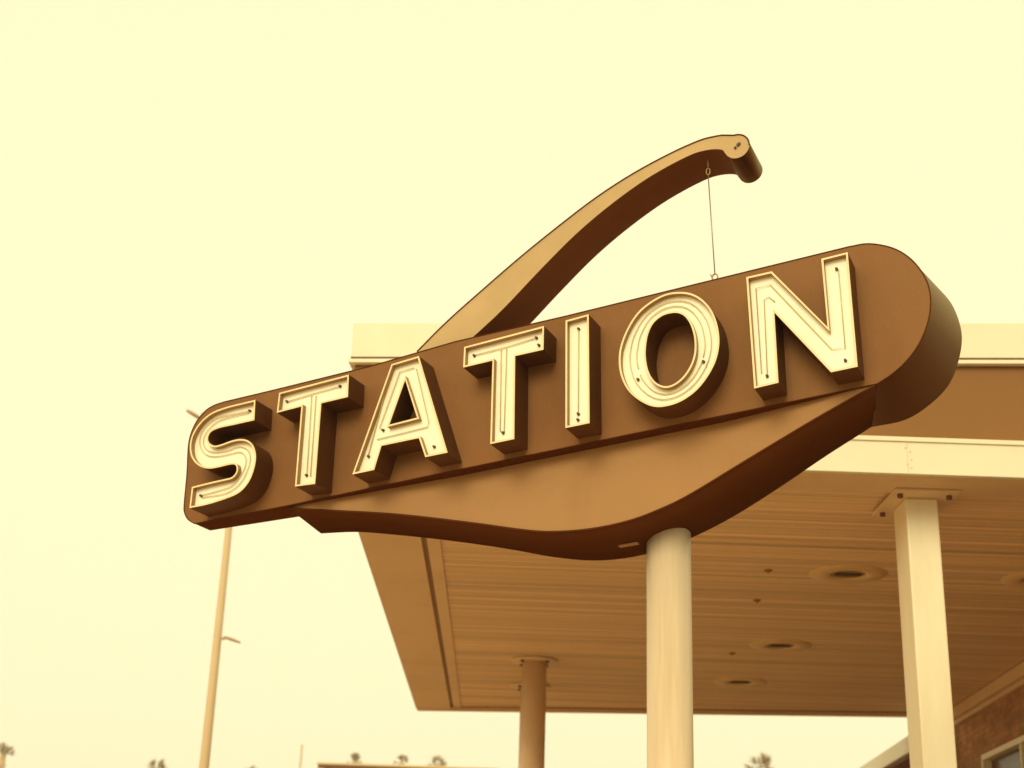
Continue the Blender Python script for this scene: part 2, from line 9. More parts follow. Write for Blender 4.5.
# ------------------------------------------------------------------ materials
def mat(name, col, rough=.6, var=.12, scale=3., bump=.0, bscale=60., stretch=(1, 1, 1), dirt=None, dirt_amt=.0, dscale=1.2, dstretch=(1, 1, 1), spec=.4, metal=0., rvar=.12, tint=None):
    m = bpy.data.materials.new(name); m.use_nodes = True
    nt = m.node_tree; N = nt.nodes; L = nt.links
    b = N['Principled BSDF']
    b.inputs['Roughness'].default_value = rough; b.inputs['Metallic'].default_value = metal
    b.inputs['Specular IOR Level'].default_value = spec
    if tint: b.inputs['Specular Tint'].default_value = (*tint, 1)
    tc = N.new('ShaderNodeTexCoord')
    def noise(sca, st, det=6):
        mp = N.new('ShaderNodeMapping'); mp.inputs['Scale'].default_value = st
        L.new(tc.outputs['Object'], mp.inputs['Vector'])
        n = N.new('ShaderNodeTexNoise'); n.inputs['Scale'].default_value = sca; n.inputs['Detail'].default_value = det
        n.inputs['Roughness'].default_value = .62
        L.new(mp.outputs['Vector'], n.inputs['Vector']); return n
    n = noise(scale, stretch)
    r = N.new('ShaderNodeMapRange'); r.inputs['From Min'].default_value = .3; r.inputs['From Max'].default_value = .7
    r.inputs['To Min'].default_value = 1 - var; r.inputs['To Max'].default_value = 1 + var
    L.new(n.outputs['Fac'], r.inputs['Value'])
    mul = N.new('ShaderNodeMix'); mul.data_type = 'RGBA'; mul.blend_type = 'MULTIPLY'; mul.inputs['Factor'].default_value = 1
    mul.inputs['A'].default_value = (*col, 1)
    L.new(r.outputs['Result'], mul.inputs['B'])
    out = mul.outputs['Result']
    if dirt:
        n2 = noise(dscale, dstretch, 8)
        r2 = N.new('ShaderNodeMapRange'); r2.inputs['From Min'].default_value = .5; r2.inputs['From Max'].default_value = .78
        r2.inputs['To Max'].default_value = dirt_amt
        L.new(n2.outputs['Fac'], r2.inputs['Value'])
        mx = N.new('ShaderNodeMix'); mx.data_type = 'RGBA'
        L.new(r2.outputs['Result'], mx.inputs['Factor']); L.new(out, mx.inputs['A']); mx.inputs['B'].default_value = (*dirt, 1)
        out = mx.outputs['Result']
    L.new(out, b.inputs['Base Color'])
    rr = N.new('ShaderNodeMapRange'); rr.inputs['From Min'].default_value = .3; rr.inputs['From Max'].default_value = .7
    rr.inputs['To Min'].default_value = rough - rvar; rr.inputs['To Max'].default_value = min(1, rough + rvar)
    L.new(n.outputs['Fac'], rr.inputs['Value']); L.new(rr.outputs['Result'], b.inputs['Roughness'])
    if bump:
        n3 = noise(bscale, stretch, 4)
        bp = N.new('ShaderNodeBump'); bp.inputs['Strength'].default_value = bump; bp.inputs['Distance'].default_value = .01
        L.new(n3.outputs['Fac'], bp.inputs['Height']); L.new(bp.outputs['Normal'], b.inputs['Normal'])
    return m

TINT = (1, .66, .32)      # warm sheen of the brown enamel
M = {}
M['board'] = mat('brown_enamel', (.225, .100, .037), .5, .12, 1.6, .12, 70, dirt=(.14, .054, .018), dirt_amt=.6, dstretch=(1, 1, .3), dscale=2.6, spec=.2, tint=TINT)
M['panel'] = mat('tan_enamel', (.36, .193, .083), .5, .07, 1.5, .10, 70, dirt=(.25, .12, .047), dirt_amt=.5, dstretch=(1, 1, .4), dscale=1.9, spec=.2, tint=TINT)
M['edge'] = mat('shaded_brown_enamel', (.098, .028, .0062), .55, .07, 1.2, spec=.0)  # shade of the sign's underside and returns put into a darker brown
M['arm'] = mat('pale_tan_enamel', (.50, .345, .175), .5, .10, 2, .1, 80, dirt=(.36, .21, .085), dirt_amt=.4, dscale=2.5, spec=.2, tint=TINT)
M['letter_side'] = mat('shaded_letter_side', (.105, .037, .011), .5, .15, 6, .05, 80, spec=.15, tint=TINT)  # colour darkened to carry the contact shading on the letter sides
M['rim'] = mat('cream_rim_enamel', (.80, .62, .34), .45, .10, 9)
M['face'] = mat('cream_enamel', (.93, .87, .68), .5, .03, 8, .05, 60, dirt=(.76, .62, .40), dirt_amt=.55, dscale=5, dstretch=(1, 1, .3))
M['tube'] = mat('dull_neon_glass', (.60, .48, .27), .25, .1, 20, spec=.5)
M['electrode'] = mat('black_rubber', (.10, .055, .02), .7, .1, 20)
M['post'] = mat('post_paint', (.67, .515, .335), .42, .08, 2.2, .06, 30, stretch=(6, 6, .25), dirt=(.48, .31, .16), dirt_amt=.65, dscale=2.5, dstretch=(5, 5, .3))
M['white'] = mat('cream_white_paint', (.80, .725, .53), .5, .03, 1.5, .05, 40, dirt=(.66, .54, .34), dirt_amt=.4, dscale=.9, dstretch=(1, 1, .5))
M['band'] = mat('brown_band_paint', (.24, .115, .042), .55, .06, .8, .06, 40, spec=.25, tint=TINT)
M['soffit'] = mat('soffit_boards', (.78, .53, .31), .55, .30, 1.1, .0, 30, stretch=(.06, 9, 1), dirt=(.50, .29, .14), dirt_amt=.6, dscale=1., dstretch=(.1, 8, 1), spec=.15, tint=TINT)
M['beam'] = mat('soffit_beam_paint', (.76, .52, .31), .55, .05, 1, .05, 30, dirt=(.52, .31, .15), dirt_amt=.4, dscale=1.1, spec=.15, tint=TINT)
M['darkgap'] = mat('shade_and_bolt_paint', (.16, .06, .022), .6, .1, 4)  # dark colour for painted shade lines under edges, and for bolts
M['col'] = mat('column_paint', (.86, .755, .525), .45, .04, 2, .05, 30, stretch=(3, 3, .4), dirt=(.68, .51, .29), dirt_amt=.4, dscale=1.5, dstretch=(3, 3, .4))
M['colback'] = mat('back_column_paint', (.78, .56, .34), .5, .08, 2, .05, 30)
M['lampring'] = mat('lamp_ring_paint', (.72, .47, .23), .45, .06, 8, tint=TINT)
M['lampdark'] = mat('lamp_well', (.30, .16, .065), .5, .1, 8)
M['wire'] = mat('steel_wire', (.36, .23, .11), .4, .1, 30, metal=.6)
M['concrete'] = mat('concrete', (.54, .385, .225), .85, .12, .6, .2, 12, dirt=(.32, .20, .10), dirt_amt=.5, dscale=.4)
M['asphalt'] = mat('asphalt', (.09, .06, .035), .9, .2, .8, .3, 40)
M['ground'] = mat('dry_ground', (.30, .17, .075), .95, .2, .15, .2, 5)
M['farpaint'] = mat('pale_galvanised', (.58, .42, .24), .6, .05, 1, spec=.2)
M['lampmetal'] = mat('lamp_head_metal', (.42, .25, .11), .5, .1, 3)
M['stucco'] = mat('stucco', (.70, .47, .24), .85, .1, .8, .2, 12)
M['fasciafar'] = mat('far_fascia', (.70, .50, .26), .6, .06, 1)
M['bark'] = mat('palm_bark', (.55, .37, .17), .9, .2, 3, .3, 8)
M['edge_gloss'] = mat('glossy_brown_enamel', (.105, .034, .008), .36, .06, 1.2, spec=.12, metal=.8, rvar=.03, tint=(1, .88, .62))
M['roller_gloss'] = M['edge_gloss'].copy(); M['roller_gloss'].name = 'roller_enamel'
M['edge_gloss'].name = 'height_sheen_enamel'
def sheen_by_height(m, z0, z1, top):      # metallic graded by height: puts sheen high on the rounded end, dark below
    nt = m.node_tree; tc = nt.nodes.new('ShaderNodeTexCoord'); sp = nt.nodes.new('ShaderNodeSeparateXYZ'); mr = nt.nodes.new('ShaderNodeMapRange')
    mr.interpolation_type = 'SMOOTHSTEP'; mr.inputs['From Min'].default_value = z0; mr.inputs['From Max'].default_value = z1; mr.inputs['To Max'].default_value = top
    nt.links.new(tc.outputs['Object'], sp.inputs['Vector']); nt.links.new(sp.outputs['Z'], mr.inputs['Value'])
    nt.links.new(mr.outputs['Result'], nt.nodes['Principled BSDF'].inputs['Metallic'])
sheen_by_height(M['edge_gloss'], 4.0, 4.5, .95)
M['arm_under'] = mat('shaded_arm_return', (.19, .064, .018), .55, .1, 1.5, spec=.05)  # arm returns coloured darker than the face for the shade underneath
M['seam'] = mat('seam_shadow_paint', (.34, .18, .075), .6, .08, 3, spec=.2)
M['rim_inner'] = mat('shaded_letter_inner', (.34, .20, .075), .5, .1, 9)  # inner walls coloured darker than the rim to hold their shade
M['frond'] = mat('palm_frond', (.36, .235, .08), .7, .2, 2, spec=.1)
M['deadfrond'] = mat('dry_palm_skirt', (.60, .40, .18), .8, .2, 2, spec=.1)
M['glass'] = mat('window_glass', (.10, .045, .016), .25, .02, 2, spec=.15, rvar=.02)

def brick_mat():
    m = bpy.data.materials.new('brick_wall'); m.use_nodes = True
    nt = m.node_tree; N = nt.nodes; L = nt.links; b = N['Principled BSDF']; b.inputs['Roughness'].default_value = .85
    uvn = N.new('ShaderNodeTexCoord')
    br = N.new('ShaderNodeTexBrick'); br.inputs['Scale'].default_value = 1
    br.inputs['Brick Width'].default_value = .215; br.inputs['Row Height'].default_value = .075; br.inputs['Mortar Size'].default_value = .009
    br.inputs['Color1'].default_value = (.36, .165, .06, 1); br.inputs['Color2'].default_value = (.50, .27, .11, 1); br.inputs['Mortar'].default_value = (.34, .175, .075, 1)
    br.inputs['Bias'].default_value = -.1
    L.new(uvn.outputs['UV'], br.inputs['Vector'])
    n = N.new('ShaderNodeTexNoise'); n.inputs['Scale'].default_value = 2.2; n.inputs['Detail'].default_value = 8
    L.new(uvn.outputs['UV'], n.inputs['Vector'])
    r = N.new('ShaderNodeMapRange'); r.inputs['From Min'].default_value = .3; r.inputs['From Max'].default_value = .7; r.inputs['To Min'].default_value = .6; r.inputs['To Max'].default_value = 1.45
    L.new(n.outputs['Fac'], r.inputs['Value'])
    mul = N.new('ShaderNodeMix'); mul.data_type = 'RGBA'; mul.blend_type = 'MULTIPLY'; mul.inputs['Factor'].default_value = 1
    L.new(br.outputs['Color'], mul.inputs['A']); L.new(r.outputs['Result'], mul.inputs['B']); L.new(mul.outputs['Result'], b.inputs['Base Color'])
    bp = N.new('ShaderNodeBump'); bp.inputs['Strength'].default_value = .5; bp.inputs['Distance'].default_value = .008; bp.invert = True
    L.new(br.outputs['Fac'], bp.inputs['Height']); L.new(bp.outputs['Normal'], b.inputs['Normal'])
    return m
M['brick'] = brick_mat()

# ------------------------------------------------------------------ mesh helpers (all shapes given in world metres)
class MB:
    def __init__(s): s.v = []; s.f = []; s.mi = []; s.sm = []
    def add(s, vs, fs, mi=0, smooth=False):
        o = len(s.v); s.v += [Vector(p) for p in vs]
        for f in fs: s.f.append([o + i for i in f]); s.mi.append(mi); s.sm.append(smooth)
    def box(s, x0, x1, y0, y1, z0, z1, mi=0, T=None):
        vs = [Vector((x, y, z)) for z in (z0, z1) for y in (y0, y1) for x in (x0, x1)]
        if T: vs = [T @ p for p in vs]
        s.add(vs, [(0, 2, 3, 1), (4, 5, 7, 6), (0, 1, 5, 4), (2, 6, 7, 3), (0, 4, 6, 2), (1, 3, 7, 5)], mi)
    def prism(s, a, b, mi=0, mi_a=None, mi_b=None, cap=True, smooth=False):
        n = len(a); vs = list(a) + list(b)
        s.add(vs, [(i, (i + 1) % n, n + (i + 1) % n, n + i) for i in range(n)], mi, smooth)
        if cap:
            for loop, m_ in ((a, mi_a), (b, mi_b)):
                s.add(loop, [tuple(t) for t in tessellate_polygon([[Vector(p) for p in loop]])], mi if m_ is None else m_)
    def tube(s, pts, rad, n=10, mi=0, cap=True, closed=False):
        pts = [Vector(p) for p in pts]; rads = rad if isinstance(rad, (list, tuple)) else [rad] * len(pts)
        rings = []; ref = None
        for i, p in enumerate(pts):
            if closed: d = pts[(i + 1) % len(pts)] - pts[i - 1]
            else: d = pts[min(i + 1, len(pts) - 1)] - pts[max(i - 1, 0)]
            d.normalize()
            if ref is None: ref = Vector((0, 0, 1)) if abs(d.z) < .9 else Vector((1, 0, 0))
            x = ref - d * ref.dot(d); x.normalize(); ref = x; y = d.cross(x)
            rings.append([p + (x * math.cos(2 * math.pi * k / n) + y * math.sin(2 * math.pi * k / n)) * rads[i] for k in range(n)])
        vs = [q for r in rings for q in r]; fs = []
        m = len(rings)
        for i in range(m if closed else m - 1):
            j = (i + 1) % m
            fs += [(i * n + k, i * n + (k + 1) % n, j * n + (k + 1) % n, j * n + k) for k in range(n)]
        s.add(vs, fs, mi, True)
        if cap and not closed:
            s.add(rings[0], [tuple(reversed(range(n)))], mi); s.add(rings[-1], [tuple(range(n))], mi)
    def build(s, name, mats, parent=None, org=(0, 0, 0), bevel=0, bseg=2, seam=True):
        me = bpy.data.meshes.new(name); org = Vector(org)
        me.from_pydata([tuple(p - org) for p in s.v], [], s.f)
        for m in (mats if isinstance(mats, (list, tuple)) else [mats]): me.materials.append(m)
        for p, mi, sm in zip(me.polygons, s.mi, s.sm): p.material_index = mi; p.use_smooth = sm
        bm = bmesh.new(); bm.from_mesh(me)
        bmesh.ops.remove_doubles(bm, verts=bm.verts, dist=1e-5)
        bmesh.ops.recalc_face_normals(bm, faces=bm.faces)
        bm.to_mesh(me); bm.free()
        o = bpy.data.objects.new(name, me); COL.objects.link(o)
        if parent: o.parent = parent
        else: o.location = org
        if bevel:
            md = o.modifiers.new('bevel', 'BEVEL'); md.width = bevel; md.segments = bseg; md.limit_method = 'ANGLE'; md.angle_limit = math.radians(40)
        return o

def tag(o, label=None, cat=None, group=None, kind=None):
    for k, v in (('label', label), ('category', cat), ('group', group), ('kind', kind)):
        if v: o[k] = v
    return o
def thing(name, loc, label, cat, group=None):
    o = bpy.data.objects.new(name, None); COL.objects.link(o); o.location = loc; o.empty_display_size = .3
    return tag(o, label, cat, group)

# ------------------------------------------------------------------ station sign
O0 = Vector(D['O0']); A = math.radians(24)
U = Vector((math.cos(A), -math.sin(A), 0)); NB = Vector((math.sin(A), math.cos(A), 0)); UP = Vector((0, 0, 1))
def P(u, v, w=0.): return O0 + U * u + UP * v + NB * w
PX, PY = .818, 6.95
SO = (PX, PY, 0)
sign = thing('station_sign', SO, 'large tilted brown sign reading STATION in cream letters, with a curved arm on top', 'sign')

b = MB()
fr = [P(u, v, 0) for u, v in D['board']]; bk = [P(*q) for q in D['board_back']]
b.prism(fr, bk, mi=1, mi_a=0, mi_b=1)
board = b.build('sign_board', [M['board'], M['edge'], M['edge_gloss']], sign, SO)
for p in board.data.polygons:      # the rounded end gets the graded sheen, the rest of the return is dull
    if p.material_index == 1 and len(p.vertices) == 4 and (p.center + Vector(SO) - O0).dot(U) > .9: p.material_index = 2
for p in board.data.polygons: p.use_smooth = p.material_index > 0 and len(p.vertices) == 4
md = board.modifiers.new('split', 'EDGE_SPLIT'); md.split_angle = math.radians(32)
b = MB(); b.tube([p - NB * .001 for p in fr], .003, 6, closed=True); b.build('edge_bead', M['edge'], board, SO)
# lower body under the board: front sheet set back, deep underside
pf = D['pod_front']; pb = D['pod_back']
def resample(pts, n):
    pts = [Vector(p) for p in pts]; L = [0]
    for i in range(1, len(pts)): L.append(L[-1] + (pts[i] - pts[i - 1]).length)
    out = []; j = 0
    for k in range(n):
        t = L[-1] * k / (n - 1)
        while j < len(L) - 2 and L[j + 1] < t: j += 1
        f = (t - L[j]) / max(1e-9, L[j + 1] - L[j]); out.append(pts[j].lerp(pts[j + 1], f))
    return out
nf = 60
pfr = resample(pf, nf); pbr = resample(pb, nf)
(ua, va), (uz, vz) = D['board'][0], D['board'][4]   # lower edge of the board: right end, left end
sl = None
bl = [q for q in D['board'] if q[1] < .33]
def under(u):  # height of the board's lower edge at u
    return D['low'][0] + D['low'][1] * u
b = MB()
fa = [P(q.x, q.y, q.z) for q in pfr]; fb = [P(q.x, q.y, .46) for q in pbr]
ta = [P(q.x, max(q.y + .004, under(q.x) + .02), max(q.z, .012)) for q in pfr]; tb = [P(q.x, max(q.y + .004, under(q.x) + .02), .452) for q in pbr]
n = nf
def strip(r0, r1, mi, smooth):
    b.add(r0 + r1, [(i, i + 1, n + i + 1, n + i) for i in range(n - 1)], mi, smooth)
strip(fa, fb, 1, True); strip(fa, ta, 0, False); strip(fb, tb, 1, False); strip(ta, tb, 1, False)
for k in (0, n - 1): b.add([fa[k], fb[k], tb[k], ta[k]], [(0, 1, 2, 3)], 1)
pod = b.build('lower_panel', [M['panel'], M['edge']], sign, SO)
# thin bent lip along the lower edge of the front sheet
b = MB(); b.tube([p + UP * .002 - NB * .002 for p in fa], .006, 6)
b.build('edge_bead', M['edge'], pod, SO)
# maker's plate and bolts on the underside
b = MB(); c = Vector(D['plate']) - UP * .004
b.box(-.05, .05, -.016, .016, -.004, .004, T=Matrix.Translation(c) @ Matrix.Rotation(-A, 4, 'Z') @ Matrix.Rotation(-.1, 4, 'Y'))
b.build('drain_plate', M['panel'], pod, SO, bevel=.002)

b = MB(); b.tube([(PX, PY, 0.0), (PX, PY, 3.54)], .109, 40)
post = b.build('post', M['post'], sign, SO)
b = MB(); b.box(PX - .25, PX + .25, PY - .25, PY + .25, .15, .172); b.build('base_plate', M['post'], post, SO, bevel=.004)

def loop_off(loop, d):
    """inward offset of a polygon (any winding)"""
    L = [Vector(p) for p in loop]; n = len(L)
    ar = sum(L[i].x * L[(i + 1) % n].y - L[(i + 1) % n].x * L[i].y for i in range(n)); s = 1 if ar > 0 else -1
    out = []
    for i in range(n):
        e0 = (L[i] - L[i - 1]).normalized(); e1 = (L[(i + 1) % n] - L[i]).normalized()
        n0 = Vector((-e0.y, e0.x)) * s; n1 = Vector((-e1.y, e1.x)) * s
        m = n0 + n1; k = m.length_squared
        m = n0 if k < 1e-6 else m * (2 / k)
        if m.length > 2.6: m = m.normalized() * 2.6
        out.append(L[i] + m * d)
    return out
LW, FW = -.17, -.137
for k, ld in enumerate(D['letters']):
    outer = ld['outer']; hole = ld['hole']; T = .009
    inner = loop_off(outer, T); loops = [(outer, inner)]
    if hole: loops.append((hole, loop_off(hole, -T)))
    b = MB(); n_ = None
    for lo, li in loops:
        n = len(lo)
        back = [P(*p, 0.002) for p in lo]; f0 = [P(*p, LW) for p in lo]; f1 = [P(*p, LW) for p in li]; i1 = [P(*p, FW + .004) for p in li]
        for r0, r1, mi in ((back, f0, 0), (f0, f1, 1), (f1, i1, 2)):
            b.add(r0 + r1, [(i, (i + 1) % n, n + (i + 1) % n, n + i) for i in range(n)], mi, False)
    lt = b.build('letter', [M['letter_side'], M['rim'], M['rim_inner']], sign, SO)
    for p in lt.data.polygons: p.use_smooth = ld['ch'] in 'SO'
    if ld['ch'] in 'SO':
        md = lt.modifiers.new('split', 'EDGE_SPLIT'); md.split_angle = math.radians(35)
    lt['label'] = 'cream faced channel letter ' + ld['ch']
    polys = [[Vector((*p, 0)) for p in inner]]
    if hole: polys.append([Vector((*p, 0)) for p in loops[1][1]])
    flat = [p for q in polys for p in q]
    b = MB(); b.add([P(p.x, p.y, FW) for p in flat], [tuple(t) for t in tessellate_polygon(polys)])
    b.build('letter_face', M['face'], lt, SO)
    for t in ld['tubes']:
        b = MB(); pts = [P(u, v, FW - .008) for u, v in t]
        pts = [P(*t[0], FW)] + pts + [P(*t[-1], FW)]
        b.tube(pts, .0024, 8); b.build('neon_tube', M['tube'], lt, SO)
    for u, v in ld['dots']:
        b = MB(); b.tube([P(u, v, FW), P(u, v, FW - .016)], [.0075, .006], 10); b.build('electrode', M['electrode'], lt, SO)

# curved arm
aw = .04
top = [Vector(q) for q in D['arm_top']]; low = [Vector(q) for q in D['arm_low']]
u0 = low[-1]; u1 = top[0]
ru, rv = D['roller']; RR = .0665
roll = [Vector((ru + RR * math.cos(math.radians(a)), rv + RR * math.sin(math.radians(a)))) for a in range(100, -124, -8)]
loop = top + roll + low + [Vector((u0.x, u0.y - .12)), Vector((u1.x, u1.y - .12))]
def adepth(u): return .335 - .02 * min(1, max(0, (u + 1) / 1.4))
fa = [P(q.x, q.y, aw) for q in loop]; fb = [P(q.x, q.y, adepth(q.x)) for q in loop]
b = MB(); b.prism(fa, fb, mi=1, mi_a=0, mi_b=0)
arm = b.build('curved_arm', [M['arm'], M['arm_under'], M['roller_gloss']], sign, SO, bevel=.003)
for p in arm.data.polygons:
    q = p.center + Vector(SO) - O0
    if p.material_index == 1 and (Vector((q.dot(U), q.z)) - Vector(D['roller'])).length < .09 and q.dot(U) > D['roller'][0] - .03: p.material_index = 2
for p in arm.data.polygons: p.use_smooth = p.material_index > 0
md = arm.modifiers.new('split', 'EDGE_SPLIT'); md.split_angle = math.radians(35)
b = MB(); tp = [P(q.x, q.y + .0015, aw - .002) for q in top + roll[:14]]
b.tube(tp, .0038, 6); b.build('edge_bead', M['edge'], arm, SO)
for du, dv, r in ((.009, .006, .008), (-.005, -.008, .0065), (.017, .012, .006)):
    b = MB(); b.tube([P(ru + du, rv + dv, aw), P(ru + du, rv + dv, aw - .010)], r, 6); b.build('bolt', M['electrode'], arm, SO)
# stay cable with hook and eyes
ct = P(*D['cable'][0]); cb = P(*D['cable'][1])
b = MB(); b.tube([ct - UP * .075, cb + UP * .03], .0028, 6); cable = b.build('stay_cable', M['wire'], sign, SO)
b = MB(); b.tube([ct + UP * .05, ct - UP * .02], .006, 6); b.tube([ct + UP * -.03 + U * (.010 * math.cos(a)) + UP * (.020 * math.sin(a)) - UP * .02 for a in [k * 2 * math.pi / 14 for k in range(14)]], .0032, 6, closed=True)
b.build('hook', M['wire'], cable, SO)
b = MB(); b.tube([cb + UP * .012 + U * (.014 * math.cos(a)) + UP * (.018 * math.sin(a)) for a in [k * 2 * math.pi / 14 for k in range(14)]], .004, 6, closed=True)
b.tube([cb - UP * .04, cb], .006, 6); b.tube([cb + UP * .012 - U * .014, cb + UP * .03 - U * .022], .003, 6)
b.build('eye_bolt', M['wire'], cable, SO)

# ------------------------------------------------------------------ canopy
X0, X1, Y0, Y1, Z = -1.245, 7.4, 10.05, 22.9, 4.8
def yr(x, d=0.): return Y1 - .145 * (x - X0) - d      # the rear edge runs slightly askew
CO = (3.1, 16.2, 0)
can = thing('canopy', CO, 'broad flat station canopy with planked underside, cream fascia and brown band, carried on columns', 'canopy')
b = MB()   # planked soffit: V-grooved boards running across
y = Y0 + .48; xs = (X0 + .69, X1)
pw = .118; zs = Z + .03
random.seed(3)
while y < Y1 - .2:
    y2 = min(y + pw, Y1 - .2); j = random.uniform(-.0015, .0015)
    prof = [(y, zs + .022), (y + .008, zs + j), (y2 - .008, zs + j), (y2, zs + .022)]
    if y2 > yr(X1, .1):
        b.add([(x, min(py, yr(x, .1)), pz) for x in xs for py, pz in prof], [(i, i + 1, 4 + i + 1, 4 + i) for i in range(3)])
    else: b.add([(x, py, pz) for x in xs for py, pz in prof], [(i, i + 1, 4 + i + 1, 4 + i) for i in range(3)])
    y = y2
sof = b.build('soffit', M['soffit'], can, CO)
b = MB()
b.box(X0, X0 + .53, Y0 + .03, yr(X0 + .53), Z, Z + .28)                    # side beam
b.box(X0 + .535, X1, Y0 + .03, Y0 + .485, Z + .002, Z + .28)     # front beam
RA = Matrix.Translation((X0, Y1, 0)) @ Matrix.Rotation(math.atan(-.145), 4, 'Z')
b.box(.02, 8.7, -.12, -.002, Z - .03, Z + .28, T=RA)     # rear beam
b.build('perimeter_beam', M['beam'], can, CO, bevel=.006)
b = MB(); b.box(X0 + .53, X0 + .575, Y0 + .49, yr(X0 + .6, .13), Z + .045, Z + .08); b.box(.56, 8.7, -.17, -.122, Z + .016, Z + .06, T=RA); b.build('shadow_strip', M['seam'], can, CO)  # brown strips painted in for the shadow lines along the beams
b = MB(); b.box(X0 + .575, X0 + .695, Y0 + .49, yr(X0 + .7, .18), Z + .012, Z + .06); b.build('edge_trim', M['beam'], can, CO, bevel=.004)
b = MB(); b.box(X0 - .012, X1, Y0 - .02, Y0 + .028, Z + .0, Z + .285)
b.box(X0 - .012, X0 + .028 - .03, Y0 + .03, Y1 - .01, Z + .004, Z + .285)
fas = b.build('fascia', M['white'], can, CO, bevel=.006)
b = MB(); b.box(X0 - .018, X1, Y0 - .034, Y0 - .021, Z + .245, Z + .28); b.build('fascia_lip', M['white'], fas, CO, bevel=.003)
b = MB(); b.box(2.926, 2.9275, Y0 - .023, Y0 - .019, Z + .002, Z + .24); b.build('joint_seam', M['beam'], fas, CO)
for dx, dz in ((-.012, .20), (.022, .17), (-.004, .07), (.028, .11), (.024, .045)):
    b = MB(); b.tube([(2.927 + dx, Y0 - .018, Z + dz), (2.927 + dx, Y0 - .026, Z + dz)], .0045, 8); b.build('rivet', M['beam'], fas, CO)
# brown band and parapet (swept back a little towards the left end)
pa, pbb = Vector((-1.235, 10.56, 0)), Vector((7.4, 9.80, 0))
dx = (pbb - pa).normalized(); dn = Vector((-dx.y, dx.x, 0)); T = Matrix.Translation(pa) @ Matrix.Rotation(math.atan2(dx.y, dx.x), 4, 'Z'); W = (pbb - pa).length
zb, zt = 5.725, 6.06
b = MB(); b.box(.03, W, .03, .09, Z + .29, zb + .025, T=T); b.box(.03, .09, .091, 10.5, Z + .29, zb + .025, T=T); b.build('brown_band', M['band'], can, CO)
b = MB(); b.box(0, W, 0, 11.4, zb + .03, zt, T=T); par = b.build('parapet', M['white'], can, CO, bevel=.006)
b = MB(); b.box(-.012, W, -.03, .028, zb - .010, zb + .022, T=T); b.box(-.012, .028, .03, 11.3, zb - .010, zb + .022, T=T); b.build('drip_edge', M['white'], par, CO, bevel=.004)
b = MB(); b.box(.0, W, -.012, .0, zb + .031, zb + .045, T=T); b.build('shadow_strip', M['darkgap'], par, CO)
# columns
def column(cx, cy, hx, hy, round_=False, plate=(.24, .36), m='col'):
    zt_ = Z + (.03 if round_ else .002)
    if round_:
        b = MB(); b.tube([(cx, cy, .0), (cx, cy, zt_ - .004)], hx, 28)
        c = b.build('column', M[m], can, CO)
        b = MB(); b.tube([(cx, cy, zt_ - .035), (cx, cy, zt_ - .005)], plate[0], 28); b.build('cap_flange', M['colback'], c, CO, bevel=.005)
        for a in range(4):
            q = math.radians(45 + 90 * a); r = (hx + plate[0]) / 2
            b = MB(); b.tube([(cx + r * math.cos(q), cy + r * math.sin(q), zt_ - .06), (cx + r * math.cos(q), cy + r * math.sin(q), zt_ - .034)], .022, 6); b.build('bolt', M['darkgap'], c, CO)
    else:
        b = MB(); b.box(cx - hx, cx + hx, cy - hy, cy + hy, 0, zt_ - .022); c = b.build('column', M[m], can, CO, bevel=.012)
        b = MB(); b.box(cx - plate[0], cx + plate[0], cy - plate[1], cy + plate[1], zt_ - .021, zt_ - .003); b.build('cap_plate', M['colback'], c, CO, bevel=.003)
        for sx in (-1, 1):
            for sy in (-1, 1):
                x_, y_ = cx + sx * (plate[0] - .06), cy + sy * (plate[1] - .1)
                b = MB(); b.tube([(x_, y_, zt_ - .05), (x_, y_, zt_ - .02)], .022, 6); b.build('bolt', M['darkgap'], c, CO)
    return c
column(3.168, 10.74, .122, .175, plate=(.245, .36))
column(.455, 18.36, .155, 0, True, (.29, 0), 'colback')
column(.45, 20.38, .13, 0, True, (.28, 0), 'colback')

# recessed lights under the canopy
lamps = [(3.234, 13.25, 'round recessed lamp under the canopy, nearest to the square column and largest'),
         (3.28, 16.85, 'round recessed lamp under the canopy, in the middle of the row of three'),
         (3.24, 19.5, 'round recessed lamp under the canopy, farthest back near the rear edge'),
         (5.02, 13.2, 'recessed lamp in the dark canopy corner to the right of the square column')]
proto = None
for x, y, lb in lamps:
    if proto is None:
        proto = r = thing('recessed_lamp', (x, y, zs), lb, 'lamp', 'recessed lamps under the canopy'); org = (x, y, zs)
        b = MB(); n = 40; prof = [(.36, .004), (.352, -.012), (.23, -.02), (.165, -.012), (.16, .006)]
        vs = [(x + q * math.cos(2 * math.pi * k / n), y + q * math.sin(2 * math.pi * k / n), zs + h) for q, h in prof for k in range(n)]
        b.add(vs, [(i * n + k, i * n + (k + 1) % n, (i + 1) * n + (k + 1) % n, (i + 1) * n + k) for i in range(len(prof) - 1) for k in range(n)], 0, True)
        b.build('trim_ring', M['lampring'], r, org)
        b = MB(); b.tube([(x, y, zs - .002), (x, y, zs + .004)], .162, 32); b.build('lamp_well', M['lampdark'], r, org)
        b = MB(); b.box(x - .12, x + .12, y - .03, y + .03, zs - .02, zs - .003); b.build('lamp_bar', M['electrode'], r, org, bevel=.006)
    else:
        r = proto.copy(); COL.objects.link(r); r.location = (x, y, zs); r['label'] = lb
        for ch in proto.children:
            c = ch.copy(); COL.objects.link(c); c.parent = r
